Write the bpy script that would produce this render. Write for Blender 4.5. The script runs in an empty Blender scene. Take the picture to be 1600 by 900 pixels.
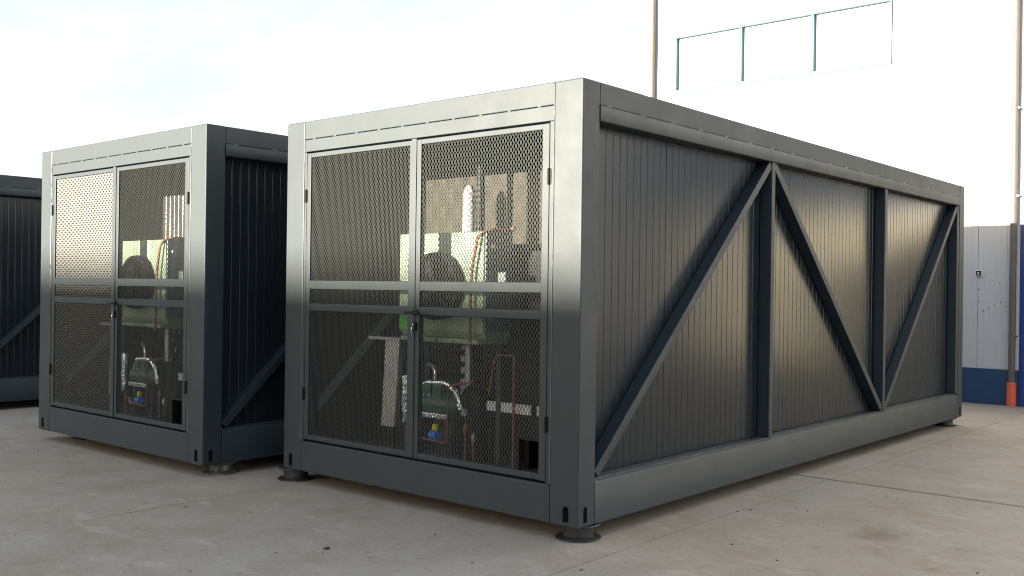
import bpy, bmesh, math, random
from mathutils import Vector, Matrix
random.seed(7)
SC = bpy.context.scene
COL = SC.collection
R = math.radians

# ------------------------------------------------------------------ camera
cd = bpy.data.cameras.new('camera'); cam = bpy.data.objects.new('camera', cd); COL.objects.link(cam)
cd.sensor_width = 36.0; cd.lens = 36.0*1541.245/1600.0; cd.clip_end = 3000; cd.clip_start = .05
def _rot(rx, ry, rz):
    return Matrix.Rotation(rz, 3, 'Z') @ Matrix.Rotation(rx, 3, 'X') @ Matrix.Rotation(ry, 3, 'Y')
_m = (_rot(.0003, -.0135, .7090) @ Matrix(((1,0,0),(0,0,-1),(0,1,0)))).to_4x4()
_m.translation = Vector((3.645, -4.901, 1.586))
cam.matrix_world = _m
SC.camera = cam

# ------------------------------------------------------------------ light
SUN_AZ, SUN_EL = R(16.0), R(6.0)          # azimuth: to the left of straight-on to the container fronts
SUN_DIR = Vector((-math.sin(SUN_AZ)*math.cos(SUN_EL), -math.cos(SUN_AZ)*math.cos(SUN_EL), math.sin(SUN_EL)))
w = bpy.data.worlds.new('World'); SC.world = w; w.use_nodes = True
nt = w.node_tree; nt.nodes.clear()
out = nt.nodes.new('ShaderNodeOutputWorld'); bg = nt.nodes.new('ShaderNodeBackground')
sky = nt.nodes.new('ShaderNodeTexSky'); sky.sky_type = 'NISHITA'; sky.sun_disc = False
sky.sun_elevation = SUN_EL; sky.sun_rotation = math.atan2(SUN_DIR.x, SUN_DIR.y)
sky.air_density = 1.0; sky.dust_density = 1.5; sky.ozone_density = 1.0
bg.inputs['Strength'].default_value = 0.102
# thin high cloud spread evenly over the whole sky
tc = nt.nodes.new('ShaderNodeTexCoord')
sep = nt.nodes.new('ShaderNodeSeparateXYZ'); nt.links.new(tc.outputs['Generated'], sep.inputs[0])
addz = nt.nodes.new('ShaderNodeMath'); addz.operation = 'ADD'; addz.inputs[1].default_value = .12
absz = nt.nodes.new('ShaderNodeMath'); absz.operation = 'ABSOLUTE'
nt.links.new(sep.outputs['Z'], absz.inputs[0]); nt.links.new(absz.outputs[0], addz.inputs[0])
divv = nt.nodes.new('ShaderNodeVectorMath'); divv.operation = 'DIVIDE'
cmb = nt.nodes.new('ShaderNodeCombineXYZ')
for i in range(3): nt.links.new(addz.outputs[0], cmb.inputs[i])
nt.links.new(tc.outputs['Generated'], divv.inputs[0]); nt.links.new(cmb.outputs[0], divv.inputs[1])
mp = nt.nodes.new('ShaderNodeMapping'); mp.inputs['Scale'].default_value = (.55, 1.1, 1); mp.inputs['Rotation'].default_value = (0, 0, R(35))
nt.links.new(divv.outputs[0], mp.inputs[0])
nz = nt.nodes.new('ShaderNodeTexNoise'); nz.inputs['Scale'].default_value = 1.3; nz.inputs['Detail'].default_value = 7; nz.inputs['Roughness'].default_value = .6; nz.inputs['Distortion'].default_value = .4
nt.links.new(mp.outputs[0], nz.inputs['Vector'])
cr = nt.nodes.new('ShaderNodeMapRange'); cr.inputs['From Min'].default_value = .40; cr.inputs['From Max'].default_value = .60
cr.inputs['To Min'].default_value = .34; cr.inputs['To Max'].default_value = .92
nt.links.new(nz.outputs['Fac'], cr.inputs['Value'])
mx = nt.nodes.new('ShaderNodeMix'); mx.data_type = 'RGBA'
nt.links.new(cr.outputs[0], mx.inputs['Factor']); nt.links.new(sky.outputs[0], mx.inputs['A'])
mx.inputs['B'].default_value = (2.05, 2.25, 2.42, 1)
nt.links.new(mx.outputs['Result'], bg.inputs['Color']); nt.links.new(bg.outputs[0], out.inputs['Surface'])

sl = bpy.data.lights.new('sun', 'SUN'); sl.energy = 5.0; sl.angle = R(.53); sl.color = (1.0, .915, .73)
so = bpy.data.objects.new('sun', sl); COL.objects.link(so)
so.rotation_euler = SUN_DIR.to_track_quat('Z', 'Y').to_euler(); so.location = (-10, -20, 20)
vs = SC.view_settings; vs.view_transform = 'Standard'; vs.look = 'None'; vs.gamma = 1; vs.use_curve_mapping = False
vs.exposure = 2.4
SC.cycles.use_denoising = True; SC.cycles.denoising_prefilter = 'NONE'; SC.cycles.filter_width = 1.1
SC.cycles.max_bounces = 10; SC.cycles.sample_clamp_indirect = 6

# ------------------------------------------------------------------ materials
def mat(name, col, rough=.5, metal=0., var=.0, vscale=3., bump=0., bscale=40., spec=.5, rvar=0., coat=0., dirt=None, dscale=2., drange=(.55,.75), stretch=(1,1,1), obj=False):
    m = bpy.data.materials.new(name); m.use_nodes = True
    n = m.node_tree.nodes; l = m.node_tree.links
    b = n['Principled BSDF']
    b.inputs['Base Color'].default_value = (*col, 1); b.inputs['Roughness'].default_value = rough
    b.inputs['Metallic'].default_value = metal; b.inputs['Specular IOR Level'].default_value = spec
    b.inputs['Coat Weight'].default_value = coat
    t = n.new('ShaderNodeTexCoord'); mp = n.new('ShaderNodeMapping'); mp.inputs['Scale'].default_value = stretch
    g = n.new('ShaderNodeNewGeometry')
    l.new(t.outputs['Object'] if obj else g.outputs['Position'], mp.inputs[0])
    def noise(s, d=4, r=.6):
        z = n.new('ShaderNodeTexNoise'); z.inputs['Scale'].default_value = s; z.inputs['Detail'].default_value = d; z.inputs['Roughness'].default_value = r
        l.new(mp.outputs[0], z.inputs['Vector']); return z
    last = None
    if var:
        z = noise(vscale, 6)
        r = n.new('ShaderNodeMapRange'); r.inputs['From Min'].default_value = .25; r.inputs['From Max'].default_value = .75
        r.inputs['To Min'].default_value = 1-var; r.inputs['To Max'].default_value = 1+var; l.new(z.outputs['Fac'], r.inputs['Value'])
        h = n.new('ShaderNodeMix'); h.data_type = 'RGBA'; h.blend_type = 'MULTIPLY'; h.inputs['Factor'].default_value = 1
        h.inputs['A'].default_value = (*col, 1); l.new(r.outputs[0], h.inputs['B']); l.new(h.outputs['Result'], b.inputs['Base Color']); last = h
    if dirt:
        z = noise(dscale, 8, .7)
        r = n.new('ShaderNodeMapRange'); r.inputs['From Min'].default_value = drange[0]; r.inputs['From Max'].default_value = drange[1]; l.new(z.outputs['Fac'], r.inputs['Value'])
        h = n.new('ShaderNodeMix'); h.data_type = 'RGBA'; l.new(r.outputs[0], h.inputs['Factor'])
        if last: l.new(last.outputs['Result'], h.inputs['A'])
        else: h.inputs['A'].default_value = (*col, 1)
        h.inputs['B'].default_value = (*dirt, 1); l.new(h.outputs['Result'], b.inputs['Base Color'])
    if rvar:
        z = noise(vscale*1.7, 5)
        r = n.new('ShaderNodeMapRange'); r.inputs['From Min'].default_value = .25; r.inputs['From Max'].default_value = .75
        r.inputs['To Min'].default_value = max(.02, rough-rvar); r.inputs['To Max'].default_value = rough+rvar
        l.new(z.outputs['Fac'], r.inputs['Value']); l.new(r.outputs[0], b.inputs['Roughness'])
    if bump:
        z = noise(bscale, 3)
        bp = n.new('ShaderNodeBump'); bp.inputs['Strength'].default_value = bump; bp.inputs['Distance'].default_value = .01
        l.new(z.outputs['Fac'], bp.inputs['Height']); l.new(bp.outputs[0], b.inputs['Normal'])
    return m

ANTH = (.0092, .0185, .0275)
M = {}
M['paint'] = mat('anthracite_paint', ANTH, .60, var=.12, vscale=2.2, bump=.06, bscale=7, rvar=.05, spec=.66, dirt=(.021,.032,.037), dscale=3.5, drange=(.60,.85))
M['cladding'] = mat('anthracite_cladding', (.0125, .0172, .0230), .27, var=.10, vscale=1.5, spec=.38)
M['partition'] = mat('partition_sheet', (.062, .056, .044), .24, var=.10, vscale=3)
M['added_darkblue'] = mat('added_dark_blue_cladding', (.012, .022, .05), .5, var=.1, vscale=2)
M['lining'] = mat('inner_lining', (.028, .029, .030), .35, metal=.0, var=.10, vscale=3)
M['mesh'] = mat('expanded_metal', (.057, .061, .059), .42)
M['black'] = mat('black_plastic', (.010, .010, .011), .5, spec=.2)
M['rubber'] = mat('foot_steel', (.022, .023, .026), .45, var=.3, vscale=14, dirt=(.10,.09,.08), dscale=18, drange=(.55,.8))
M['rubber2'] = mat('foot_steel_worn', (.05, .05, .05), .4, var=.3, vscale=14, dirt=(.30,.28,.26), dscale=16, drange=(.50,.64))
M['weld'] = mat('weld_bead', (.13, .135, .135), .35, var=.2, vscale=80)
M['steel'] = mat('galvanised_steel', (.55, .56, .57), .38, metal=.9, var=.2, vscale=18, rvar=.1)
M['foil'] = mat('foil_wrap', (.86, .86, .86), .16, metal=1, bump=.9, bscale=28)
M['glint_white'] = mat('white_foil_glint', (.62, .61, .58), .35, bump=.5, bscale=30)  # plain white stands in for the sun glint on a foil duct
M['chrome'] = mat('chrome', (.8, .8, .8), .12, metal=1)
M['copper'] = mat('copper_pipe', (.27, .11, .06), .45, metal=.4, var=.25, vscale=12)
M['mint'] = mat('mint_green_paint', (.29, .38, .26), .45, var=.12, vscale=4, dirt=(.12,.13,.09), dscale=7, drange=(.55,.75))
M['green'] = mat('compressor_green', (.022, .085, .058), .35, var=.2, vscale=10)
M['sticker'] = mat('green_sticker', (.10, .62, .05), .5)
M['greyplate'] = mat('grey_plate', (.16, .20, .20), .4, metal=.2)
M['yellow'] = mat('yellow_plastic', (.75, .62, .03), .4)
M['blue_plastic'] = mat('blue_plastic', (.03, .22, .75), .35)
M['tray'] = mat('white_tray', (.62, .64, .62), .4)
M['floor'] = mat('chequer_floor', (.085, .068, .056), .6, var=.35, vscale=9, bump=.5, bscale=60)
M['white'] = mat('white_cladding', (.50, .50, .525), .45, var=.06, vscale=1.2, dirt=(.36,.36,.37), dscale=2.3, drange=(.62,.85), stretch=(1,1,.3))
M['navy'] = mat('blue_skirting', (.018, .058, .135), .5, var=.12, vscale=4, dirt=(.10,.11,.13), dscale=5, drange=(.58,.85))
M['blue'] = mat('blue_cladding', (.013, .045, .21), .45, var=.12, vscale=3)
M['added_fascia'] = mat('added_blue_fascia', (.006, .026, .060), .5, var=.08, vscale=3)
M['winframe'] = mat('window_blue', (.088, .150, .185), .6, spec=.2)
M['pipe'] = mat('downpipe_grey', (.11, .095, .09), .5, var=.1, vscale=6, bump=.05, bscale=30)
M['orange'] = mat('orange_sleeve', (.70, .12, .055), .5, var=.12, vscale=8)
M['cream'] = mat('added_cream_shutter', (.55, .50, .38), .5, var=.06, vscale=2)
M['farwall'] = mat('far_wall', (.30, .29, .27), .7, var=.1, vscale=.4)
M['joint'] = mat('joint_dirt', (.018, .016, .014), .9, var=.4, vscale=12)
M['debris'] = mat('debris', (.46, .43, .39), .8, var=.6, vscale=9)
M['leaf'] = mat('dry_leaf', (.075, .052, .034), .8, var=.5, vscale=20)
M['scrap'] = mat('dark_scrap', (.02, .02, .02), .6)
M['slot_shade'] = mat('painted_slot_shade', (.01, .01, .011), .8)
# window glass
g = bpy.data.materials.new('window_glass'); g.use_nodes = True
b = g.node_tree.nodes['Principled BSDF']; b.inputs['Base Color'].default_value = (.55, .60, .62, 1); b.inputs['Roughness'].default_value = .12; b.inputs['Specular IOR Level'].default_value = .8
M['glass'] = g
# concrete
def concrete():
    m = bpy.data.materials.new('concrete'); m.use_nodes = True
    n = m.node_tree.nodes; l = m.node_tree.links; b = n['Principled BSDF']
    geo = n.new('ShaderNodeNewGeometry'); pos = geo.outputs['Position']
    def noise(s, d=6, r=.6, dist=0., scale=None):
        z = n.new('ShaderNodeTexNoise'); z.inputs['Scale'].default_value = s; z.inputs['Detail'].default_value = d; z.inputs['Roughness'].default_value = r; z.inputs['Distortion'].default_value = dist
        if scale:
            mp = n.new('ShaderNodeMapping'); mp.inputs['Scale'].default_value = scale; l.new(pos, mp.inputs[0]); l.new(mp.outputs[0], z.inputs['Vector'])
        else: l.new(pos, z.inputs['Vector'])
        return z.outputs['Fac']
    def rng(v, a, b_, c=0., d=1.):
        r = n.new('ShaderNodeMapRange'); r.inputs['From Min'].default_value = a; r.inputs['From Max'].default_value = b_; r.inputs['To Min'].default_value = c; r.inputs['To Max'].default_value = d
        l.new(v, r.inputs['Value']); return r.outputs[0]
    def mix(f, a, b_, mode='MIX'):
        h = n.new('ShaderNodeMix'); h.data_type = 'RGBA'; h.blend_type = mode
        if isinstance(f, float): h.inputs['Factor'].default_value = f
        else: l.new(f, h.inputs['Factor'])
        for k, v in (('A', a), ('B', b_)):
            if isinstance(v, tuple): h.inputs[k].default_value = (*v, 1)
            else: l.new(v, h.inputs[k])
        return h.outputs['Result']
    c = mix(rng(noise(.30, 4), .38, .62), (.325, .276, .235), (.292, .272, .256))
    c = mix(rng(noise(1.3, 10, .72), .44, .66, 0, .7), c, (.245, .190, .140))
    c = mix(rng(noise(3.1, 10, .75, 0, (.6, 1.2, 1)), .54, .70, 0, .55), c, (.47, .42, .37))
    c = mix(rng(noise(6.5, 9, .75), .56, .70, 0, .6), c, (.150, .122, .095))
    c = mix(rng(noise(24, 7, .8), .53, .66, 0, .6), c, (.20, .170, .140))
    c = mix(rng(noise(85, 3, .7), .56, .74, 0, .6), c, (.52, .47, .42))
    c = mix(rng(noise(110, 2, .7), .58, .74, 0, .7), c, (.10, .085, .07))
    # hairline cracks
    mpv = n.new('ShaderNodeVectorMath'); mpv.operation = 'MULTIPLY_ADD'; mpv.inputs[1].default_value = (.32,)*3
    wn = n.new('ShaderNodeTexNoise'); wn.inputs['Scale'].default_value = 3; wn.inputs['Detail'].default_value = 6; l.new(pos, wn.inputs['Vector']); l.new(wn.outputs['Color'], mpv.inputs[0]); l.new(pos, mpv.inputs[2])
    vo = n.new('ShaderNodeTexVoronoi'); vo.feature = 'DISTANCE_TO_EDGE'; vo.inputs['Scale'].default_value = .30; l.new(mpv.outputs[0], vo.inputs['Vector'])
    ck = n.new('ShaderNodeMath'); ck.operation = 'MULTIPLY'; l.new(rng(vo.outputs['Distance'], .0022, .0006, 0, .55), ck.inputs[0]); l.new(rng(noise(.9, 3), .56, .62), ck.inputs[1])
    c = mix(ck.outputs[0], c, (.09, .075, .06))
    # an oil stain
    sx = n.new('ShaderNodeVectorMath'); sx.operation = 'DISTANCE'; l.new(pos, sx.inputs[0]); sx.inputs[1].default_value = (1.26, 1.60, 0)
    ds = n.new('ShaderNodeMath'); ds.operation = 'ADD'; l.new(sx.outputs['Value'], ds.inputs[0])
    nn = rng(noise(6, 5), .3, .7, -.09, .09); l.new(nn, ds.inputs[1])
    c = mix(rng(ds.outputs[0], .22, .05, 0, .6), c, (.13, .098, .065))
    l.new(c, b.inputs['Base Color'])
    l.new(rng(noise(4, 5), .3, .7, .62, .85), b.inputs['Roughness'])
    b.inputs['Specular IOR Level'].default_value = .2
    bp = n.new('ShaderNodeBump'); bp.inputs['Strength'].default_value = .25; bp.inputs['Distance'].default_value = .004
    l.new(noise(60, 6, .7), bp.inputs['Height']); l.new(bp.outputs[0], b.inputs['Normal'])
    return m
M['concrete'] = concrete()

# ------------------------------------------------------------------ mesh helpers
class MB:
    def __init__(s): s.v = []; s.f = []
    def quad(s, *p):
        i = len(s.v); s.v += [tuple(q) for q in p]; s.f.append(tuple(range(i, i+len(p))))
    def box(s, x0, x1, y0, y1, z0, z1):
        i = len(s.v)
        s.v += [(x0,y0,z0),(x1,y0,z0),(x1,y1,z0),(x0,y1,z0),(x0,y0,z1),(x1,y0,z1),(x1,y1,z1),(x0,y1,z1)]
        s.f += [tuple(i+k for k in q) for q in ((3,2,1,0),(4,5,6,7),(0,1,5,4),(1,2,6,5),(2,3,7,6),(3,0,4,7))]
        return s
    def beam(s, a, b, wv, dv):
        """box from a to b; wv and dv are full-width vectors across it"""
        a, b, wv, dv = Vector(a), Vector(b), Vector(wv)/2, Vector(dv)/2
        i = len(s.v)
        for p in (a, b):
            for q in (-wv-dv, wv-dv, wv+dv, -wv+dv): s.v.append(tuple(p+q))
        s.f += [tuple(i+k for k in q) for q in ((3,2,1,0),(4,5,6,7),(0,1,5,4),(1,2,6,5),(2,3,7,6),(3,0,4,7))]
        return s
    def prism(s, pts, axis, a, b):
        """polygon pts (2D) swept along axis from a to b"""
        def P(u, v, t): return {'x': (t,u,v), 'y': (u,t,v), 'z': (u,v,t)}[axis]
        i = len(s.v); k = len(pts)
        s.v += [P(u, v, a) for u, v in pts] + [P(u, v, b) for u, v in pts]
        s.f += [tuple(range(i+k-1, i-1, -1)), tuple(range(i+k, i+2*k))]
        for j in range(k): s.f.append((i+j, i+(j+1)%k, i+k+(j+1)%k, i+k+j))
        return s
    def lathe(s, prof, n=24, c=(0,0,0), axis='z'):
        """prof: (radius, height) pairs"""
        i = len(s.v); k = len(prof)
        for j in range(n):
            a = 2*math.pi*j/n; ca, sa = math.cos(a), math.sin(a)
            for r, h in prof:
                p = {'z': (r*ca, r*sa, h), 'y': (r*ca, h, r*sa), 'x': (h, r*ca, r*sa)}[axis]
                s.v.append((c[0]+p[0], c[1]+p[1], c[2]+p[2]))
        for j in range(n):
            for q in range(k-1):
                s.f.append((i+j*k+q, i+((j+1)%n)*k+q, i+((j+1)%n)*k+q+1, i+j*k+q+1))
        return s
    def tube(s, path, r, n=8, caps=True):
        path = [Vector(p) for p in path]; i = len(s.v); up = None
        for j, p in enumerate(path):
            t = (path[min(j+1, len(path)-1)] - path[max(j-1, 0)]).normalized()
            if up is None:
                up = Vector((0,0,1)) if abs(t.z) < .9 else Vector((1,0,0))
            u = t.cross(up).normalized(); v = u.cross(t).normalized(); up = v
            for k in range(n):
                a = 2*math.pi*k/n; s.v.append(tuple(p + u*math.cos(a)*r + v*math.sin(a)*r))
        for j in range(len(path)-1):
            for k in range(n):
                s.f.append((i+j*n+k, i+j*n+(k+1)%n, i+(j+1)*n+(k+1)%n, i+(j+1)*n+k))
        if caps:
            s.f += [tuple(range(i+n-1, i-1, -1)), tuple(range(i+(len(path)-1)*n, i+len(path)*n))]
        return s
    def mesh(s, name, m, bevel=0., smooth=True, seg=2, angle=35):
        me = bpy.data.meshes.new(name); me.from_pydata(s.v, [], s.f)
        bm = bmesh.new(); bm.from_mesh(me)
        bmesh.ops.recalc_face_normals(bm, faces=bm.faces)
        if bevel:
            es = [e for e in bm.edges if len(e.link_faces) == 2 and e.calc_face_angle(0) > R(30)]
            bmesh.ops.bevel(bm, geom=es, offset=bevel, segments=seg, profile=.5, affect='EDGES', clamp_overlap=True)
        bm.to_mesh(me); bm.free()
        me.materials.append(M[m])
        if smooth and not bevel:
            me.shade_smooth(); me.set_sharp_from_angle(angle=R(angle))
        return me

def arc(pts, r, n=5):
    """polyline with rounded corners"""
    pts = [Vector(p) for p in pts]; o = [pts[0]]
    for a, b, c in zip(pts, pts[1:], pts[2:]):
        d0 = (a-b).normalized(); d1 = (c-b).normalized(); p0 = b+d0*r; p1 = b+d1*r
        for k in range(n+1):
            t = k/n; o.append(p0*(1-t)**2 + b*2*t*(1-t) + p1*t*t)
    return o+[pts[-1]]

CACHE = {}
def put(name, parent, loc=(0,0,0), key=None, make=None, me=None):
    if key:
        if key not in CACHE: CACHE[key] = make()
        me = CACHE[key]
    o = bpy.data.objects.new(name, me); COL.objects.link(o); o.location = loc
    if parent: o.parent = parent
    return o
def part(name, mb, m, parent, bevel=0., **k):
    return put(name, parent, me=mb.mesh(name, m, bevel, **k))
def tag(o, label=None, cat=None, group=None, kind=None):
    for k, v in (('label', label), ('category', cat), ('group', group), ('kind', kind)):
        if v: o[k] = v
    return o
def empty(name, loc, label=None, cat=None, group=None):
    o = bpy.data.objects.new(name, None); o.empty_display_size = .2; COL.objects.link(o); o.location = loc
    return tag(o, label, cat, group)
def setmat(o, m):
    o.data.materials.clear(); o.data.materials.append(M[m]); return o

# ------------------------------------------------------------------ ground
mb = MB(); mb.quad((-900,-900,-.03),(900,-900,-.03),(900,900,-.03),(-900,900,-.03))
ground = tag(part('ground', mb, 'joint', None), kind='structure')
mb = MB()   # the yard beyond the jointed slabs
X0, X1, Y0, Y1 = -33.22, 30.66, -33.9, 10.44
for q in ((-900,X0,-900,900),(X1,900,-900,900),(X0,X1,-900,Y0),(X0,X1,Y1,900)):
    mb.quad((q[0],q[2],-.002),(q[1],q[2],-.002),(q[1],q[3],-.002),(q[0],q[3],-.002))
far_ground = tag(part('pavement', mb, 'concrete', None), kind='structure')
xs = [.26+3.042*k for k in range(-11, 11)]
ys = [Y0, -27.7, -21.5, -15.3, -9.1, -2.98, 3.22, Y1]
for i in range(len(xs)-1):
    for j in range(len(ys)-1):
        gx, gy = .0042, .0045
        skew = 0
        def mk(i=i, j=j):
            m_ = MB().box(xs[i]+gx, xs[i+1]-gx, ys[j]+(.020 if j==6 else gy), ys[j+1]-(.020 if j==5 else gy), -.028, 0)
            return m_.mesh('concrete_slab', 'concrete', smooth=False)
        put('concrete_slab', ground, me=mk())

# loose chips and grit lying on the concrete
mb = MB()
for k in range(150):
    x = random.uniform(-7, 3.2); y = random.uniform(-4.2, 6)
    if -3.2 < x < .1 and y > -.1: continue
    if -6.6 < x < -3.3 and y > -.5: continue
    r = random.choice([.003,.004,.004,.005,.007]); h = r*random.uniform(.5,.9)
    n = 5; a0 = random.random()*6
    ring = [(x+r*random.uniform(.6,1.2)*math.cos(a0+6.283*q/n), y+r*random.uniform(.6,1.2)*math.sin(a0+6.283*q/n)) for q in range(n)]
    i = len(mb.v)
    mb.v += [(a, b_, .0) for a, b_ in ring] + [(x+(a-x)*.6, y+(b_-y)*.6, h) for a, b_ in ring]
    for q in range(n): mb.f.append((i+q, i+(q+1)%n, i+n+(q+1)%n, i+n+q))
    mb.f.append(tuple(range(i+n, i+2*n)))
tag(part('stone_chips', mb, 'debris', None, smooth=False), label='pale grit and stone chips scattered over the concrete', cat='gravel', kind='stuff')
# dark leaf crumbs and flakes
mb = MB(); rl = random.Random(21)
for k in range(110):
    x = rl.uniform(-7.5, 3.0); y = rl.uniform(-4.0, 3.5)
    if (-3.1 < x < .1 and y > .0) or (-6.6 < x < -3.4 and y > -.45): continue
    a0 = rl.random()*6.28; lx = rl.choice([.004,.005,.007,.009,.014]); wy = lx*rl.uniform(.25,.6); ca, sa = math.cos(a0), math.sin(a0)
    pts = [(-1,0),(-.3,-1),(.6,-.7),(1,.1),(.4,.9),(-.5,.7)]
    i = len(mb.v)
    for hz in (.0008, .003):
        for u_, v_ in pts: mb.v.append((x+ca*u_*lx-sa*v_*wy, y+sa*u_*lx+ca*v_*wy, hz+(.004 if hz > .002 and u_ > .5 else 0)))
    for q in range(6): mb.f.append((i+q, i+(q+1)%6, i+6+(q+1)%6, i+6+q))
    mb.f.append(tuple(range(i+6, i+12)))
tag(part('leaf_crumbs', mb, 'leaf', None, smooth=False), label='dark dry leaf crumbs strewn over the concrete', cat='litter', kind='stuff')
def scrap(x, y, sx, sy, label, m='scrap'):
    mb = MB(); n = 9; a = [(1+.35*math.sin(3*q+x*9))*random.uniform(.7,1.1) for q in range(n)]
    i = 0
    for h, f in ((.001,1),(.008,.85)):
        for q in range(n): mb.v.append((sx*f*a[q]*math.cos(6.283*q/n), sy*f*a[q]*math.sin(6.283*q/n), h+(.006 if h>.002 and q%3==0 else 0)))
    for q in range(n): mb.f.append((q, (q+1)%n, n+(q+1)%n, n+q))
    mb.f.append(tuple(range(n, 2*n))); mb.f.append(tuple(range(n-1,-1,-1)))
    o = part('scrap', mb, m, None); o.location = (x, y, 0); tag(o, label, 'debris', 'scraps on the ground')
scrap(-1.052, -1.103, .018, .018, 'small black scrap on the concrete in front of the nearer container')

# ------------------------------------------------------------------ container
W, L, H = 2.99, 7.785, 2.797
def arch(cx, w, z0, z1, n=8):
    r = w/2
    return [(cx-r, z0), (cx+r, z0)] + [(cx+r*math.cos(math.pi*k/n), z1-r+r*1.25*math.sin(math.pi*k/n)) for k in range(n+1)]
def post_mesh(mirx, miry):
    """hollow corner post with arched slots low in its two outer faces; outer corner at 0,0"""
    mb = MB(); wx, wy = .225, .18; t = .008
    mb.box(-wx, 0, 0, wy, .0, H)
    me = mb.mesh('corner_post', 'paint', .009, seg=3)
    me.materials.append(M['slot_shade'])  # slot insides coloured near-black for the shade inside the post
    o = bpy.data.objects.new('tmp', me); COL.objects.link(o)
    c = MB()
    c.prism(arch(-.095, .048, .028, .125), 'y', -.05, .13)
    c.prism(arch(.078, .040, .028, .125), 'x', -.16, .05)
    cm = c.mesh('cut', 'slot_shade', 0, smooth=False)
    co = bpy.data.objects.new('tmp2', cm); COL.objects.link(co)
    mod = o.modifiers.new('b', 'BOOLEAN'); mod.object = co; mod.operation = 'DIFFERENCE'; mod.solver = 'EXACT'; mod.use_self = True
    dg = bpy.context.evaluated_depsgraph_get()
    r = bpy.data.meshes.new_from_object(o.evaluated_get(dg)); r.name = 'corner_post'
    bpy.data.objects.remove(o); bpy.data.objects.remove(co)
    if mirx or miry:
        for v in r.vertices:
            if mirx: v.co.x = -v.co.x
            if miry: v.co.y = -v.co.y
        if mirx != miry: r.flip_normals()
    return r
def rib_panel(width, z0, z1, face='out'):
    """micro-ribbed sandwich panel: runs along +y from 0, outer skin at x=0, thickness inward (-x)"""
    mb = MB(); prof = []; n = max(1, round(width/.0833)); p = width/n; d = .0022
    for k in range(n):
        a = k*p
        if k == 0: prof += [(-.010, a+.0015), (0, a+.0035)]
        else: prof += [(-d, a-.0025), (-d, a+.0025)]
        prof += [(0, a+.0075), (0, a+p-.0075)]
    prof += [(0, width-.0035), (-.010, width-.0015)]
    back = [(-.045-x*0.9-.004, y) for x, y in reversed(prof)]
    pts = prof+back
    mb.prism(pts, 'z', z0, z1)
    return mb
def diamond(x0, x1, z0, z1, tilt, hole=None, px=.0285, pz=.0420):
    """expanded metal sheet in the xz plane at y=0; every strand is a flat ribbon turned by tilt about the upright axis"""
    mb = MB(); wd, th = .0052, .0014
    ux, uy = math.cos(tilt)*wd/2, math.sin(tilt)*wd/2          # across the ribbon
    nx, ny = math.sin(tilt)*th/2, -math.cos(tilt)*th/2         # through it
    n = int(round((x1-x0)/(px/2))); sx = (x1-x0)/n; m = int(round((z1-z0)/(pz/2))); sz = (z1-z0)/m
    for k in range(n+1):
        for j in range(m):
            f = 1 if (j+k) % 2 else -1
            xa = x0+k*sx+f*sx/2*.84; xb = x0+k*sx-f*sx/2*.84
            xc = x0+k*sx; ya, yb = (xa-xc)*math.tan(tilt), (xb-xc)*math.tan(tilt)
            xa = min(max(xa, x0), x1); xb = min(max(xb, x0), x1)
            za, zb = z0+j*sz, z0+(j+1)*sz
            if hole and hole[0] < (xa+xb)/2 < hole[1] and hole[2] < (za+zb)/2 < hole[3]: continue
            i = len(mb.v)
            for (x, y, z) in ((xa, ya, za), (xb, yb, zb)):
                mb.v += [(x-ux+nx, y+ny-uy, z), (x+ux+nx, y+ny+uy, z), (x+ux-nx, y+uy-ny, z), (x-ux-nx, y-uy-ny, z)]
            mb.f += [(i,i+1,i+5,i+4),(i+1,i+2,i+6,i+5),(i+2,i+3,i+7,i+6),(i+3,i,i+4,i+7)]
    return mb

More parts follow.
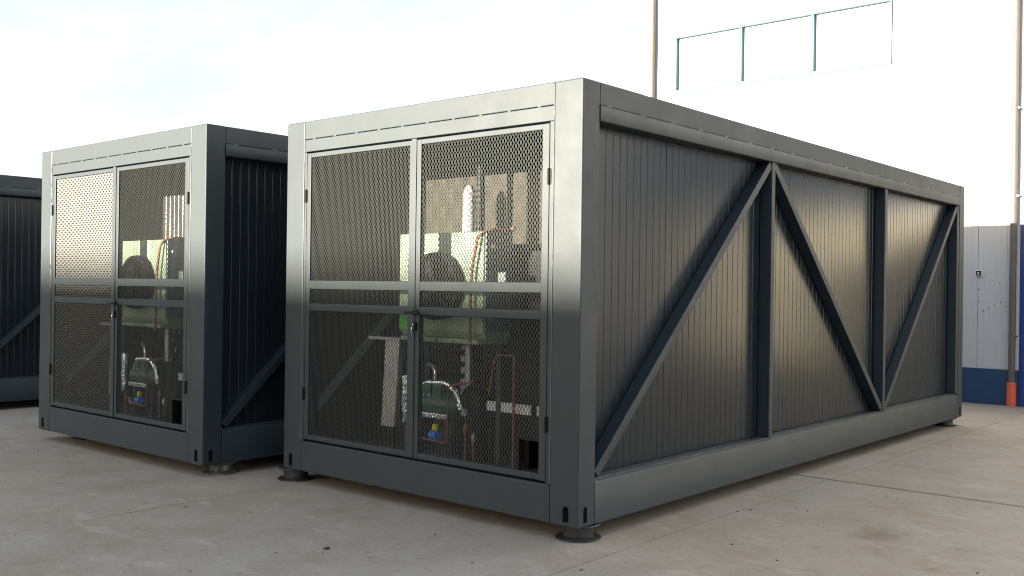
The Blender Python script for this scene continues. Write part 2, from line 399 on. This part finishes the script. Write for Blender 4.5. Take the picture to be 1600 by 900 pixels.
def door(root, x0, x1, hinge_right, tilt):
    """one door leaf, x0..x1 in the opening"""
    z0, z1 = .262, 2.540
    sl_, sr = (.050, .052) if not hinge_right else (.064, .056)
    mb = MB(); y0, y1 = .004, .052
    mx0, mx1 = x0+sl_, x1-sr
    mb.box(x0, mx0, y0, y1, z0, z1); mb.box(mx1, x1, y0, y1, z0, z1)
    for a, b_ in ((z0, .302), (1.286, 1.346), (1.458, 1.527), (2.503, z1)):
        mb.box(mx0-.003, mx1+.003, y0+.0025, y1-.002, a, b_)
    leaf = put('door', root, key=('door', hinge_right), make=lambda: mb.mesh('door', 'paint', .004))
    hole = (-.495, -.27, .29, .515) if hinge_right else None
    for a, b_ in ((.302, 1.286), (1.346, 1.458), (1.527, 2.503)):
        put('mesh_panel', leaf, (0, .018, 0), key=('exp', hinge_right, tilt, a),
            make=lambda: diamond(mx0, mx1, a, b_, R(tilt), hole if a < .5 else None).mesh('mesh_panel', 'mesh', smooth=False))
    if hinge_right:
        c = MB(); hx0, hx1, hz0, hz1 = -.498, -.322, .302, .517
        c.box(hx0-.006, hx0+.008, .010, .034, hz0, hz1); c.box(hx0-.006, hx1, .011, .033, hz1-.012, hz1+.004)
        put('hatch_frame', leaf, key='hatchframe', make=lambda: c.mesh('hatch_frame', 'black', .001))
    else:
        c = MB().box(x1-.026, x1+.024, -.003, .0035, z0+.004, z1+.008)
        put('cover_strip', leaf, key='coverstrip', make=lambda: c.mesh('cover_strip', 'paint', .001))
    hx = x1+.004 if hinge_right else x0-.004
    for hz in (2.20, .625):
        h = MB().lathe([(0,-.052),(.009,-.052),(.009,-.002),(.0075,-.002),(.0075,.002),(.009,.002),(.009,.052),(0,.052)], 10, (hx, -.004, hz))
        h.box(hx-.016, hx+.016, -.001, .003, hz-.045, hz+.045)
        put('hinge', leaf, key=('hinge', hinge_right, hz), make=lambda: h.mesh('hinge', 'black'))
    if hinge_right:
        h = MB().lathe([(0,0),(.020,0),(.020,-.010),(.011,-.014),(.011,-.045),(0,-.045)], 14, (-1.462, .003, 1.305), 'y')
        h.tube(arc([(-1.462,-.040,1.305),(-1.455,-.046,1.305),(-1.385,-.046,1.302)], .006), .0085, 8)
        h.tube([(-1.462,-.040,1.305),(-1.535,-.040,1.303)], .007, 8)
        put('handle', leaf, key='handle', make=lambda: h.mesh('handle', 'black', angle=50))
        k = MB().box(-1.484, -1.452, -.016, .0035, 1.175, 1.235)
        put('lock_body', leaf, key='lockb', make=lambda: k.mesh('lock_body', 'black', .004))
        k2 = MB().lathe([(0,-.024),(.009,-.024),(.009,-.014),(0,-.014)], 12, (-1.468,0,1.218), 'y').tube([(-1.486,-.012,1.20),(-1.488,-.02,1.17),(-1.486,-.012,1.14)], .003, 6)
        put('lock_cylinder', leaf, key='lockc', make=lambda: k2.mesh('lock_cylinder', 'chrome'))
    return leaf

def container(loc, label, tilts=(-12, -12)):
    root = empty('container', loc, label, 'container', 'anthracite steel plant containers')
    # corner posts
    for nm, mx_, my_, p in (('a',0,0,(0,0,0)), ('b',1,0,(-W,0,0)), ('c',0,1,(0,L,0)), ('d',1,1,(-W,L,0))):
        put('corner_post', root, p, key=('post', nm), make=lambda: post_mesh(mx_, my_))
    xa, xb = -W+.2258, -.2258
    # ---- front (and back) rails
    for fy, sgn, tagn in ((0, 1, 'front'), (L, -1, 'back')):
        def bx(m_, x0, x1, d0, d1, z0, z1): m_.box(x0, x1, min(fy+sgn*d0, fy+sgn*d1), max(fy+sgn*d0, fy+sgn*d1), z0, z1); return m_
        put('top_rail', root, key=('tr', tagn), make=lambda: bx(MB(), xa, xb, .001, .13, 2.652, H-.001).mesh('top_rail', 'paint', .005))
        put('lintel', root, key=('li', tagn), make=lambda: bx(MB(), xa, xb, .003, .12, 2.552, 2.6490).mesh('lintel', 'paint', .004))
        put('bottom_rail', root, key=('br', tagn), make=lambda: bx(MB(), xa, xb, .001, .15, .004, .245).mesh('bottom_rail', 'paint', .005))
    # doors, jambs
    for x0, x1 in ((-W+.2258, -W+.2525), (-.2605, -.2258)):
        put('door_jamb', root, key=('jamb', x0), make=lambda: MB().box(x0, x1, .0035, .075, .2465, 2.5505).mesh('door_jamb', 'paint', .003))
    put('door_stop', root, key='stop', make=lambda: MB().box(-W+.2525, -.2605, .058, .07, 2.500, 2.5505).mesh('door_stop', 'paint', .002))
    put('door_sill', root, key='sill', make=lambda: MB().box(-W+.2525, -.2605, .058, .09, .2465, .285).mesh('door_sill', 'paint', .002))
    door(root, -2.734, -1.4975, False, tilts[0])
    door(root, -1.4945, -.2655, True, tilts[1])
    # weld tacks on the front seams
    for k in range(10):
        put('weld_bead', root, (xa+.12+k*.255, .001, 2.650), key='tackx', make=lambda: MB().lathe([(0,-.016),(.0035,-.012),(.0042,0),(.0035,.012),(0,.016)], 6, axis='x').mesh('weld_bead', 'weld'))
    for x in (xa-.0005, xb+.0005):
        put('weld_seam', root, (x, .0005, 0), key='seamz', make=lambda: MB().tube([(random.uniform(-.0006,.0006), 0, .26+k*.06) for k in range(43)], .0030, 6).mesh('weld_seam', 'weld'))
        for z in (2.60, 2.45, 2.30, 1.64, .80):
            put('weld_bead', root, (x, .001, z), key='tackz', make=lambda: MB().lathe([(0,-.03),(.004,-.022),(.005,0),(.004,.022),(0,.03)], 6).mesh('weld_bead', 'weld'))
    # ---- the two long sides
    ya, yb = .1808, L-.1808
    for side in (0, 1):
        S = 1 if side == 0 else -1
        ox = 0 if side == 0 else -W
        def sx(a, b_): return (min(ox-S*a, ox-S*b_), max(ox-S*a, ox-S*b_))
        put('top_rail', root, key=('str', side), make=lambda: MB().box(*sx(.001, .12), ya, yb, 2.652, H-.001).mesh('top_rail', 'paint', .006))
        def low():
            pr = [(.004,2.6512),(-.003,2.6504),(-.005,2.6475),(-.005,2.556),(-.002,2.550),(.006,2.548),(.10,2.548),(.10,2.6512)]
            return MB().prism([(ox-S*u, v) for u, v in pr], 'y', ya, yb).mesh('eaves_rail', 'paint', angle=50)
        put('eaves_rail', root, key=('er', side), make=low)
        def bot():
            pr = [(.001,.004),(.001,.268),(.006,.274),(.020,.276),(.022,.290),(.030,.294),(.10,.294),(.10,.004)]
            return MB().prism([(ox-S*u, v) for u, v in pr], 'y', ya, yb).mesh('bottom_rail', 'paint', angle=50)
        put('bottom_rail', root, key=('sbr', side), make=bot)
        zb_, zt = .2935, 2.5485
        # thin posts at the thirds
        for y in (2.605, 5.150):
            put('post', root, key=('vp', side, y), make=lambda: MB().box(*sx(.004, .108), y, y+.062, zb_, zt).mesh('post', 'paint', .004))
        put('post', root, key=('vp', side, 'r'), make=lambda: MB().box(*sx(.006, .108), yb-.075, yb-.001, zb_, zt).mesh('post', 'paint', .004))
        # diagonal braces
        for a, b_ in (((.205,.315),(2.595,2.525)), ((2.675,2.525),(5.135,.315)), ((5.225,.315),(7.525,2.525))):
            def dg():
                v = Vector((0, b_[0]-a[0], b_[1]-a[1])).normalized(); nrm = Vector((0, -v.z, v.y))
                xm = ox-S*.058
                m_ = MB().beam((xm, a[0], a[1]), (xm, b_[0], b_[1]), nrm*.064, Vector((.098,0,0)))
                # cut ends level with the rails
                for i, q in enumerate(m_.v):
                    m_.v[i] = q
                return m_.mesh('diagonal_brace', 'paint', .004)
            put('diagonal_brace', root, key=('dg', side, a), make=dg)
        # wall panels
        seams = [ya-.03, 1.150, 2.150, 3.162, 4.160, 5.180, 6.195, 7.190, yb+.03]
        for p, q in zip(seams, seams[1:]):
            px_ = ox-S*.110
            if S == 1:
                put('wall_panel', root, (px_, p, 0), key=('wp', round(q-p,3)), make=lambda: rib_panel(q-p, .25, 2.60).mesh('wall_panel', 'cladding', smooth=False))
            else:
                o = put('wall_panel', root, (px_, q, 0), key=('wp', round(q-p,3)), make=lambda: rib_panel(q-p, .25, 2.60).mesh('wall_panel', 'cladding', smooth=False))
                o.rotation_euler = (0, 0, math.pi)
        if side == 0:
            y = ya+.10
            for k in range(19):
                put('weld_bead', root, (-.001, y+k*.385, 2.654), key='tacky', make=lambda: MB().lathe([(0,-.03),(.004,-.022),(.005,0),(.004,.022),(0,.03)], 6, axis='y').mesh('weld_bead', 'weld'))
    # inside lining on the left wall and right wall, roof, floor, rear wall
    for k, (p, q) in enumerate(((.14,1.15),(1.15,2.15),(2.15,3.16),(3.16,4.16),(4.16,5.18),(5.18,6.20),(6.20,7.6))):
        o = put('lining_panel', root, (-W+.168, p, 0), key=('lp', round(q-p,3)), make=lambda: rib_panel(q-p, .17, 2.64).mesh('lining_panel', 'lining', smooth=False))
        o = put('lining_panel', root, (-.168, q, 0), key=('lp', round(q-p,3)), make=None); o.rotation_euler = (0,0,math.pi)
    put('inner_brace', root, key='inbr', make=lambda: MB().beam((-W+.19, .10, .42), (-W+.19, 2.3, 2.48), Vector((0,-.68,.73))*.06, (.04,0,0)).mesh('inner_brace', 'greyplate', .004))
    put('roof', root, key='roof', make=lambda: MB().box(-W+.121, -.121, .131, L-.131, 2.66, 2.76).mesh('roof', 'cladding', .002))
    put('floor', root, key='floor', make=lambda: MB().box(-W+.11, -.11, .152, L-.152, .05, .165).mesh('floor', 'floor', .002))
    put('rear_wall', root, key='rear', make=lambda: MB().box(-W+.23, -.23, L-.10, L-.03, .246, 2.5515).mesh('rear_wall', 'lining', .002))
    return root

main = container((0, 0, .10), 'large dark grey steel container with mesh doors nearest the camera')
left = container((-3.487, -.433, .10), 'second dark grey mesh door container standing left of the nearest one', tilts=(16, -12))
third = container((-9.00, -.40, .10), 'dark container cut off by the left edge of the picture')

# ------------------------------------------------------------------ feet
def foot(x, y, label, m='rubber', tilt=0):
    mb = MB().lathe([(0,0),(.148,0),(.150,.004),(.146,.009),(.106,.014),(.098,.022),(.098,.078),(.104,.084),(.140,.088),(.143,.093),(.140,.0985),(0,.0985)], 40)
    o = put('levelling_foot', None, (x, y, 0), key=('foot', m), make=lambda: mb.mesh('levelling_foot', m, angle=40))
    tag(o, label, 'foot', 'round feet under the containers')
foot(-.125, .175, 'black spool shaped foot under the front right corner of the nearest container')
foot(-2.965, .110, 'black spool shaped foot at the front left corner of the nearest container')
foot(-.14, L-.22, 'black foot under the far right corner of the nearest container')
foot(-3.487-.145, -.433+.275, 'worn bright rimmed foot under the right corner of the second container', 'rubber2')
foot(-3.487-2.72, -.433+.36, 'foot barely showing under the left corner of the second container', 'rubber2')

# ------------------------------------------------------------------ refrigeration plant inside the containers
def plant(ox, oy, where):
    Z = .10
    base = lambda n, lab, cat: empty(n, (ox, oy, Z), lab+' '+where, cat)
    # cooling unit: mint casing on brackets, fan in its front
    u = base('cooling_unit', 'mint green cooling unit with a dark fan', 'cooling unit')
    u.location = (ox+.045, oy-.05, Z)
    x0, x1, y0, y1, z0, z1 = -1.95, -1.085, .30, .60, 1.12, 1.885
    fx, fz = -1.515, 1.495
    part('casing', MB().prism([(y0+.04,z0),(y0,z0+.05),(y0,z1),(y1,z1),(y1,z0)], 'x', x0, x1), 'mint', u, .006)
    part('side_cover', MB().box(x1+.001, x1+.012, y0+.012, y1-.01, z0+.05, z1+.010), 'greyplate', u, .003)
    part('side_latch', MB().box(x1+.012, x1+.03, y0+.05, y0+.09, z1-.12, z1-.09), 'chrome', u, .003)
    part('drip_pan', MB().box(x0+.05, x1-.02, y0-.03, y1, z0-.035, z0-.002), 'mint', u, .006)
    f = part('fan_shroud', MB().lathe([(.245,.0),(.252,-.03),(.245,-.075),(.232,-.075),(.226,-.02),(.0,-.02)], 36, (fx, y0-.003, fz), 'y'), 'black', u)
    g_ = MB()
    for r in (.06,.105,.15,.195,.23):
        g_.tube([(fx+r*math.cos(a), y0-.078, fz+r*math.sin(a)) for a in [6.2832*k/28 for k in range(29)]], .0028, 5, False)
    for k in range(6):
        a = math.pi*k/6; g_.tube([(fx+.24*math.cos(a), y0-.081, fz+.24*math.sin(a)), (fx-.24*math.cos(a), y0-.081, fz-.24*math.sin(a))], .0028, 5)
    part('fan_guard', g_, 'black', f)
    bl = MB()
    for k in range(5):
        a = 6.2832*k/5
        pts = []
        for rr, tw in ((.05,.0),(.205,.25)):
            for s_, d_ in ((-.28,.02),(.28,-.02)):
                aa = a+s_*(1 if rr < .1 else .8)+tw; pts.append((fx+rr*math.cos(aa), y0-.045+d_, fz+rr*math.sin(aa)))
        bl.quad(pts[0], pts[1], pts[3], pts[2])
        bl.quad(*[(p[0], p[1]+.003, p[2]) for p in (pts[2], pts[3], pts[1], pts[0])])
    part('fan_blades', bl, 'black', f)
    part('fan_motor', MB().lathe([(0,-.074),(.035,-.070),(.042,-.03),(0,-.022)], 16, (fx, y0, fz), 'y'), 'steel', f)
    part('label_plate', MB().box(x0+.015, x0+.115, y0-.006, y0+.0005, z0+.055, z0+.15), 'sticker', u)
    for xx in (x0+.06, x1-.06):
        part('bracket', MB().box(xx-.02, xx+.02, y1-.06, y1-.02, .166, z0-.036), 'paint', u, .002)
    c = base('copper_pipe', 'copper pipe bent over the green cooling unit', 'pipe')
    c.location = (ox+.045, oy-.05, Z)
    part('pipe', MB().tube(arc([(-1.00,.52,1.90),(-1.06,.36,1.905),(-1.11,.265,1.86),(-1.165,.262,1.60),(-1.175,.262,1.06)], .06), .011, 8), 'copper', c)
    part('elbow', MB().lathe([(0,1.895),(.018,1.895),(.018,1.925),(0,1.925)], 10, (-1.0,.52,0)), 'copper', c)
    # compressor
    k = base('compressor', 'dark green piston compressor wrapped in shiny foil', 'compressor')
    k.location = (ox+.11, oy-.42, Z+.225); k.scale = (.75, .75, .75)
    cx, cy, cz = -2.28, 1.12, .50
    part('body', MB().lathe([(0,-.30),(.10,-.30),(.125,-.27),(.125,-.10),(.14,-.08),(.14,.10),(.12,.14),(.12,.27),(.09,.30),(0,.30)], 24, (cx,cy,cz), 'x'), 'green', k, angle=30)
    for dx in (-.13, .02):
        part('cylinder_head', MB().prism([(cx+dx-.06,cz+.06),(cx+dx+.075,cz+.06),(cx+dx+.06,cz+.20),(cx+dx-.045,cz+.20)], 'y', cy-.11, cy+.09), 'green', k, .01)
    for q in range(3):
        part('bolt', MB().lathe([(0,-.012),(.014,-.012),(.014,0),(0,0)], 6, (cx-.14+q*.07, cy-.112, cz+.10), 'y'), 'chrome', k)
    part('foil_band', MB().prism([(cx-.24,cz-.125),(cx+.22,cz-.125),(cx+.22,cz-.07),(cx-.24,cz-.07)], 'y', cy-.152, cy-.128), 'foil', k, .008)
    part('foil_wrap', MB().tube(arc([(cx-.24,cy-.06,cz+.12),(cx-.19,cy-.06,cz+.215),(cx+.14,cy-.06,cz+.23),(cx+.27,cy-.06,cz+.13),(cx+.31,cy-.06,cz-.02)], .07), .032, 10), 'foil', k)
    part('suction_pipe', MB().tube(arc([(cx-.10,cy,cz+.20),(cx-.10,cy,cz+.36),(cx-.27,cy+.05,cz+.40)], .07), .02, 8), 'steel', k)
    part('copper_loop', MB().tube(arc([(cx-.26,cy-.14,cz-.26),(cx-.15,cy-.16,cz-.33),(cx+.22,cy-.16,cz-.35),(cx+.24,cy-.16,cz+.22),(cx+.52,cy-.10,cz+.27)], .05), .010, 8), 'copper', k)
    part('yellow_cap', MB().box(cx+.04, cx+.10, cy-.185, cy-.14, cz-.235, cz-.175), 'yellow', k, .008)
    part('blue_coil', MB().lathe([(0,-.05),(.045,-.05),(.045,.04),(0,.04)], 14, (cx+.06, cy-.16, cz-.285), 'x'), 'blue_plastic', k)
    part('base_frame', MB().box(cx-.36, cx+.36, cy-.13, cy+.13, -.078, .02), 'paint', k, .003)
    for dx in (-.22, .20):
        part('mount', MB().box(cx+dx-.025, cx+dx+.025, cy-.08, cy+.08, .0205, .40), 'paint', k, .003)
    d = base('air_duct', 'tall galvanised duct panel behind the left mesh door', 'duct')
    part('duct', MB().prism([(-2.15,.40),(-2.00,.40),(-1.95,1.07),(-2.11,1.07)], 'y', .30, .36), 'steel', d, .004)
    part('flange', MB().box(-2.30, -1.93, .285, .375, 1.071, 1.095), 'steel', d, .002)
    part('stand', MB().box(-2.13, -2.02, .31, .35, .166, .3995), 'black', d, .002)
    e = base('foil_sleeve', 'crumpled silver foil sleeve on a pipe near the door gap', 'pipe wrap')
    part('sleeve', MB().tube([(-1.925,.35,.44),(-1.90,.34,.52),(-1.93,.35,.61),(-1.905,.34,.70),(-1.925,.35,.80)], .032, 9), 'foil', e)
    part('core', MB().tube([(-1.92,.36,.166),(-1.92,.36,.44)], .012, 8), 'copper', e)
    e2 = base('riser_pipe', 'grey vertical riser pipe right of the compressor', 'pipe')
    part('riser', MB().lathe([(0,.755),(.030,.755),(.030,1.06),(0,1.06)], 14, (-1.405,.5,0)), 'steel', e2)
    part('receiver', MB().lathe([(0,.166),(.10,.166),(.115,.22),(.115,.66),(.10,.72),(.03,.755),(0,.755)], 20, (-1.36,.55,0)), 'black', e2)
    t = base('cable_tray', 'pale perforated cable tray running along the wall', 'cable tray')
    for a, b_ in ((-1.22,-.80), (-.745,-.60)):
        part('tray', MB().box(a, b_, .50, .52, .585, .655), 'tray', t, .002)
    part('support', MB().box(-1.24, -.58, .521, .55, .535, .570), 'black', t, .002)
    for xx in (-1.2, -.62): part('leg', MB().box(xx-.012, xx+.012, .522, .548, .166, .5345), 'black', t)
    p = base('liquid_line', 'thin reddish copper pipe standing upright near the cable tray', 'pipe')
    part('upright', MB().tube([(-.915,.45,.166),(-.915,.45,1.0)], .009, 8), 'copper', p)
    if ox == 0: part('crossover', MB().tube(arc([(-1.20,.50,.70),(-1.12,.48,1.0),(-.93,.455,1.005)], .04), .008, 8), 'copper', p)
    b_ = base('control_box', 'small dark box on the floor by the hatch opening', 'box')
    part('box', MB().box(-.64, -.46, .40, .52, .166, .40), 'black', b_, .006)
    part('dial', MB().lathe([(0,-.012),(.018,-.012),(.018,0),(0,0)], 12, (-.50,.399,.33), 'y'), 'chrome', b_)
    cb = base('switch_cabinet', 'dark switch cabinet behind the right mesh door', 'cabinet')
    part('cabinet', MB().box(-1.02, -.40, .63, .84, .40, 1.76), 'black', cb, .004)
    part('cabinet_door', MB().box(-1.0, -.42, .618, .6295, .44, 1.72), 'black', cb, .003)
    for xx in (-.98, -.47): part('foot', MB().box(xx, xx+.04, .66, .80, .166, .3995), 'black', cb)
    cl = base('cable_bundle', 'black cables and lagged pipes looping around the machinery', 'cables')
    rr = random.Random(int(abs(ox)*10)+3)
    for q in range(7):
        xs_ = -1.85+q*.11+rr.uniform(-.03,.03); yy = .62+rr.uniform(0,.12)
        part('cable', MB().tube(arc([(xs_, yy, 1.05), (xs_+rr.uniform(-.08,.08), yy-.06, .8+rr.uniform(-.1,.1)), (xs_+rr.uniform(-.15,.15), yy-.02, .45), (xs_+rr.uniform(-.1,.1), yy, .18)], .08), rr.uniform(.007,.014), 7), 'black', cl)
    for q in range(3):
        zz = .80+q*.09
        part('lagged_pipe', MB().tube(arc([(-2.60, .70, zz), (-1.30-.1*q, .66, zz), (-1.22-.1*q, .66, .20)], .06), .022, 8), 'black', cl)
    vl = base('valve_block', 'small brass and steel valves with gauges beside the compressor', 'valve')
    for q, (vx, vz) in enumerate(((-1.30,.46),(-1.22,.40),(-1.83,.36))):
        part('valve', MB().lathe([(0,-.03),(.014,-.03),(.014,-.01),(.022,-.01),(.022,.01),(.014,.01),(.014,.03),(0,.03)], 10, (vx,.36,vz), 'z'), 'steel' if q else 'copper', vl)
        part('stem', MB().tube([(vx,.36,.166),(vx,.36,vz-.03)], .007, 6), 'copper', vl)
    part('gauge', MB().lathe([(0,-.012),(.028,-.012),(.030,0),(.030,.012),(0,.012)], 16, (-1.28,.33,.58), 'y'), 'steel', vl)
    part('gauge_stem', MB().tube([(-1.28,.335,.56),(-1.295,.36,.49)], .005, 6), 'copper', vl)
    for q in range(5):
        part('pan_bolt', MB().lathe([(0,-.008),(.009,-.008),(.009,0),(0,0)], 6, (-1.80+q*.17,.2185,1.102), 'y'), 'chrome', u)
    jb = base('junction_box', 'grey junction box mounted on the green unit end', 'box')
    part('box', MB().box(-1.03, -.93, .36, .44, 1.46, 1.60), 'greyplate', jb, .006)
    part('gland', MB().lathe([(0,1.42),(.012,1.42),(.014,1.46),(0,1.46)], 8, (-.98,.40,0)), 'black', jb)
    part('lead', MB().tube(arc([(-.98,.40,1.43),(-.97,.42,1.2),(-.92,.60,1.1)], .08), .008, 7), 'black', jb)
    fl = base('vertical_duct', 'vertical foil duct with its sun glint coloured white behind the green cooling unit', 'duct')
    part('duct', MB().lathe([(0,.166),(.052,.166),(.052,2.20 if ox == 0 else 1.7),(.045,2.25 if ox == 0 else 1.75),(.02,2.285 if ox == 0 else 1.77),(0,2.29 if ox == 0 else 1.775)], 18, (-1.625,.72,0)), 'glint_white', fl)
    if ox == 0: part('black_pipe', MB().lathe([(0,.166),(.033,.166),(.033,2.60),(0,2.60)], 14, (-1.525,.74,0)), 'black', fl)
    # ribbed partition across the container behind the plant
    pa = base('partition', 'ribbed sheet metal partition behind the plant', 'partition')
    for q in range(3):
        o = put('partition_panel', pa, (-2.815+q*.8825, 1.0, 0), key='partpanel', make=lambda: rib_panel(.8825, .17, 2.64).mesh('partition_panel', 'partition', smooth=False))
        o.rotation_euler = (0, 0, -math.pi/2)
plant(0, 0, 'in the nearest container')
plant(-3.487, -.433, 'in the second container')

# ------------------------------------------------------------------ factory behind
WY = 10.5
fac = empty('factory', (0, WY, 0), 'tall white clad factory building with blue base behind the containers', 'building')
part('core', MB().box(-6.45, 22, .06, 16, 0, 9.4), 'white', fac)
def clad_mesh(wd, z0, z1, m):
    pts = []; n = max(1, round(wd/.077)); p = wd/n
    for k in range(n):
        a = k*p
        if k == 0: pts += [(a+.001, .02), (a+.003, .001)]
        else: pts += [(a-.006, .003), (a+.006, .003)]
        pts += [(a+.012, 0), (a+p-.012, 0)]
    pts += [(wd-.003, .001), (wd-.001, .02), (wd-.001, .055), (.001, .055)]
    return MB().prism(pts, 'z', z0, z1).mesh('cladding_panel', m, angle=12)
def clad(x0, x1, z0, z1, m='white'):
    put('cladding_panel', fac, (x0, 0, 0), key=('cl', round(x1-x0,3), z0, z1, m), make=lambda: clad_mesh(x1-x0, z0, z1, m))
xx = [-6.45, -5.74] + [-5.74+1.0315*k for k in range(1, 6)]      # ends near -.58
xx = [-6.45, -5.74, -4.70, -3.67, -2.64, -1.61, -.582, -.02]
WX0, WX1 = -5.74, -1.872
for a, b_ in zip(xx, xx[1:]):
    if a < -6: clad(a, b_, .512, 9.4)
    else:
        clad(a, b_, .512, 5.14); clad(a, b_, 6.17, 9.4)
for a, b_ in ((-1.870, -.94), (-.938, -.02), (-.018, 1.01), (1.012, 2.04), (2.042, 3.07), (3.072, 4.578)): clad(a, b_, 5.142, 6.168)
clad(-.02, .95, 0.004, 2.62, 'blue'); clad(-.02, .95, 2.622, 5.14)
for k in range(7):
    a = .95+k*1.03; clad(a, a+1.03, 3.02, 5.14, 'added_fascia')  # unseen blue band, added to tint the reflection in the top rail
for k in range(3): clad(4.91+k*1.09, 6.0+k*1.09, .004, 3.018, 'added_darkblue')  # unseen dark cladding, added to keep the nearest side panels' reflection dark
for k in range(5): clad(-.02+k*1.03, 1.01+k*1.03, 6.17, 9.4) if k < 4 else None
clad(4.10, 4.575, 6.17, 9.4)
for k in range(16): clad(4.58+k*1.03, 5.61+k*1.03, 6.17, 9.4)
for k in range(3): clad(4.58+k*1.13, 5.71+k*1.13, 5.142, 6.168)
for k in range(13): clad(8.17+k*1.03, 9.2+k*1.03, .0, 6.168)
for k in range(6):                                               # base strip
    a, b_ = -6.45+k*1.0715, -6.45+(k+1)*1.0715
    part('base_board', MB().box(a+.001, b_-.001, -.012, .05, .0, .508), 'navy', fac, .003)
# invented roller shutter out of view, giving the container side its warm reflection
for k in range(19):
    put('added_shutter_slat', fac, (0, 0, .01+k*.152), key='slat', make=lambda: MB().prism([(.05,.0),(.02,.01),(.008,.075),(.02,.14),(.05,.15)], 'x', .96, 4.90).mesh('added_shutter_slat', 'cream'))
part('added_shutter_header', MB().box(.955, 4.905, -.03, .05, 2.905, 3.015), 'blue', fac, .004)
# window band
nwin = 3; pw = (WX1-WX0)/nwin
for k in range(nwin):
    a, b_ = WX0+k*pw, WX0+(k+1)*pw
    f = MB(); t = .045
    f.box(a+.001, b_-.001, -.03, .05, 5.142, 5.142+t); f.box(a+.001, b_-.001, -.03, .05, 6.168-t, 6.168)
    f.box(a+.001, a+t*.6, -.028, .05, 5.142+t, 6.168-t); f.box(b_-t*.6, b_-.001, -.028, .05, 5.142+t, 6.168-t)
    wn = part('window', f, 'winframe', fac, .003)
    part('pane', MB().box(a+t*.6, b_-t*.6, .045, .053, 5.142+t, 6.168-t), 'glass', wn)
# downpipes
def downpipe(x, label, sleeve):
    r_ = empty('downpipe', (x, WY-.075, 0), label, 'downpipe', 'rainwater pipes on the factory wall')
    part('pipe', MB().lathe([(0,.02),(.046,.02),(.046,9.2),(0,9.2)], 20), 'pipe', r_)
    for z in (1.0, 3.0, 4.25, 7.1):
        c_ = part('clamp', MB().lathe([(.047,z-.015),(.052,z-.015),(.052,z+.015),(.047,z+.015)], 20), 'pipe', r_)
        part('bolt', MB().lathe([(0,-.03),(.012,-.03),(.012,.03),(0,.03)], 8, (.062,-.01,z), 'y'), 'chrome', c_)
    if sleeve: part('sleeve', MB().lathe([(.047,.0),(.062,.0),(.062,.335),(.058,.34),(.047,.34)], 20), 'orange', r_)
downpipe(-.095, 'downpipe with an orange foot sleeve beside the blue wall', True)
downpipe(-6.19, 'downpipe left of the blue framed upper windows', False)
# wall socket with its dirt marks
s_ = empty('wall_socket', (-.564, WY, 1.898), 'small square grey switch box on the white cladding', 'switch')
part('box', MB().box(-.045, .045, -.04, .002, -.045, .045), 'tray', s_, .008)
part('face', MB().box(-.034, .034, -.043, -.039, -.034, .034), 'black', s_, .002)
part('toggle', MB().box(-.012, .012, -.055, -.042, -.018, .014), 'tray', s_, .003)
mb = MB()
for (dx, dz) in ((0,-.24),(0,-.41),(.28,-.14),(.13,-.50),(.21,-.46),(.30,-.42),(.42,-.26),(.45,-.42),(.43,-.50),(.06,-.55),(.36,-.48)):
    mb.lathe([(0,-.006),(.008,-.006),(.009,.002),(0,.002)], 8, (dx, -.001, dz), 'y')
part('screw_head', mb, 'joint', s_)

# ------------------------------------------------------------------ building across the yard, behind the viewer, which shades the yard
wh = empty('warehouse', (-15, -56, 0), 'long low warehouse across the yard opposite the containers', 'building')
WHH = 1.67 + 56/math.cos(SUN_AZ)*math.tan(SUN_EL)
part('wall', MB().box(-75, 75, -18, 0, 0, WHH-.25), 'farwall', wh)
part('parapet', MB().box(-75.1, 75.1, -18.1, .1, WHH-.249, WHH), 'farwall', wh)
for k in range(12):
    part('door', MB().box(-66+k*12, -61+k*12, .001, .05, 0, 4.2), 'greyplate', wh)
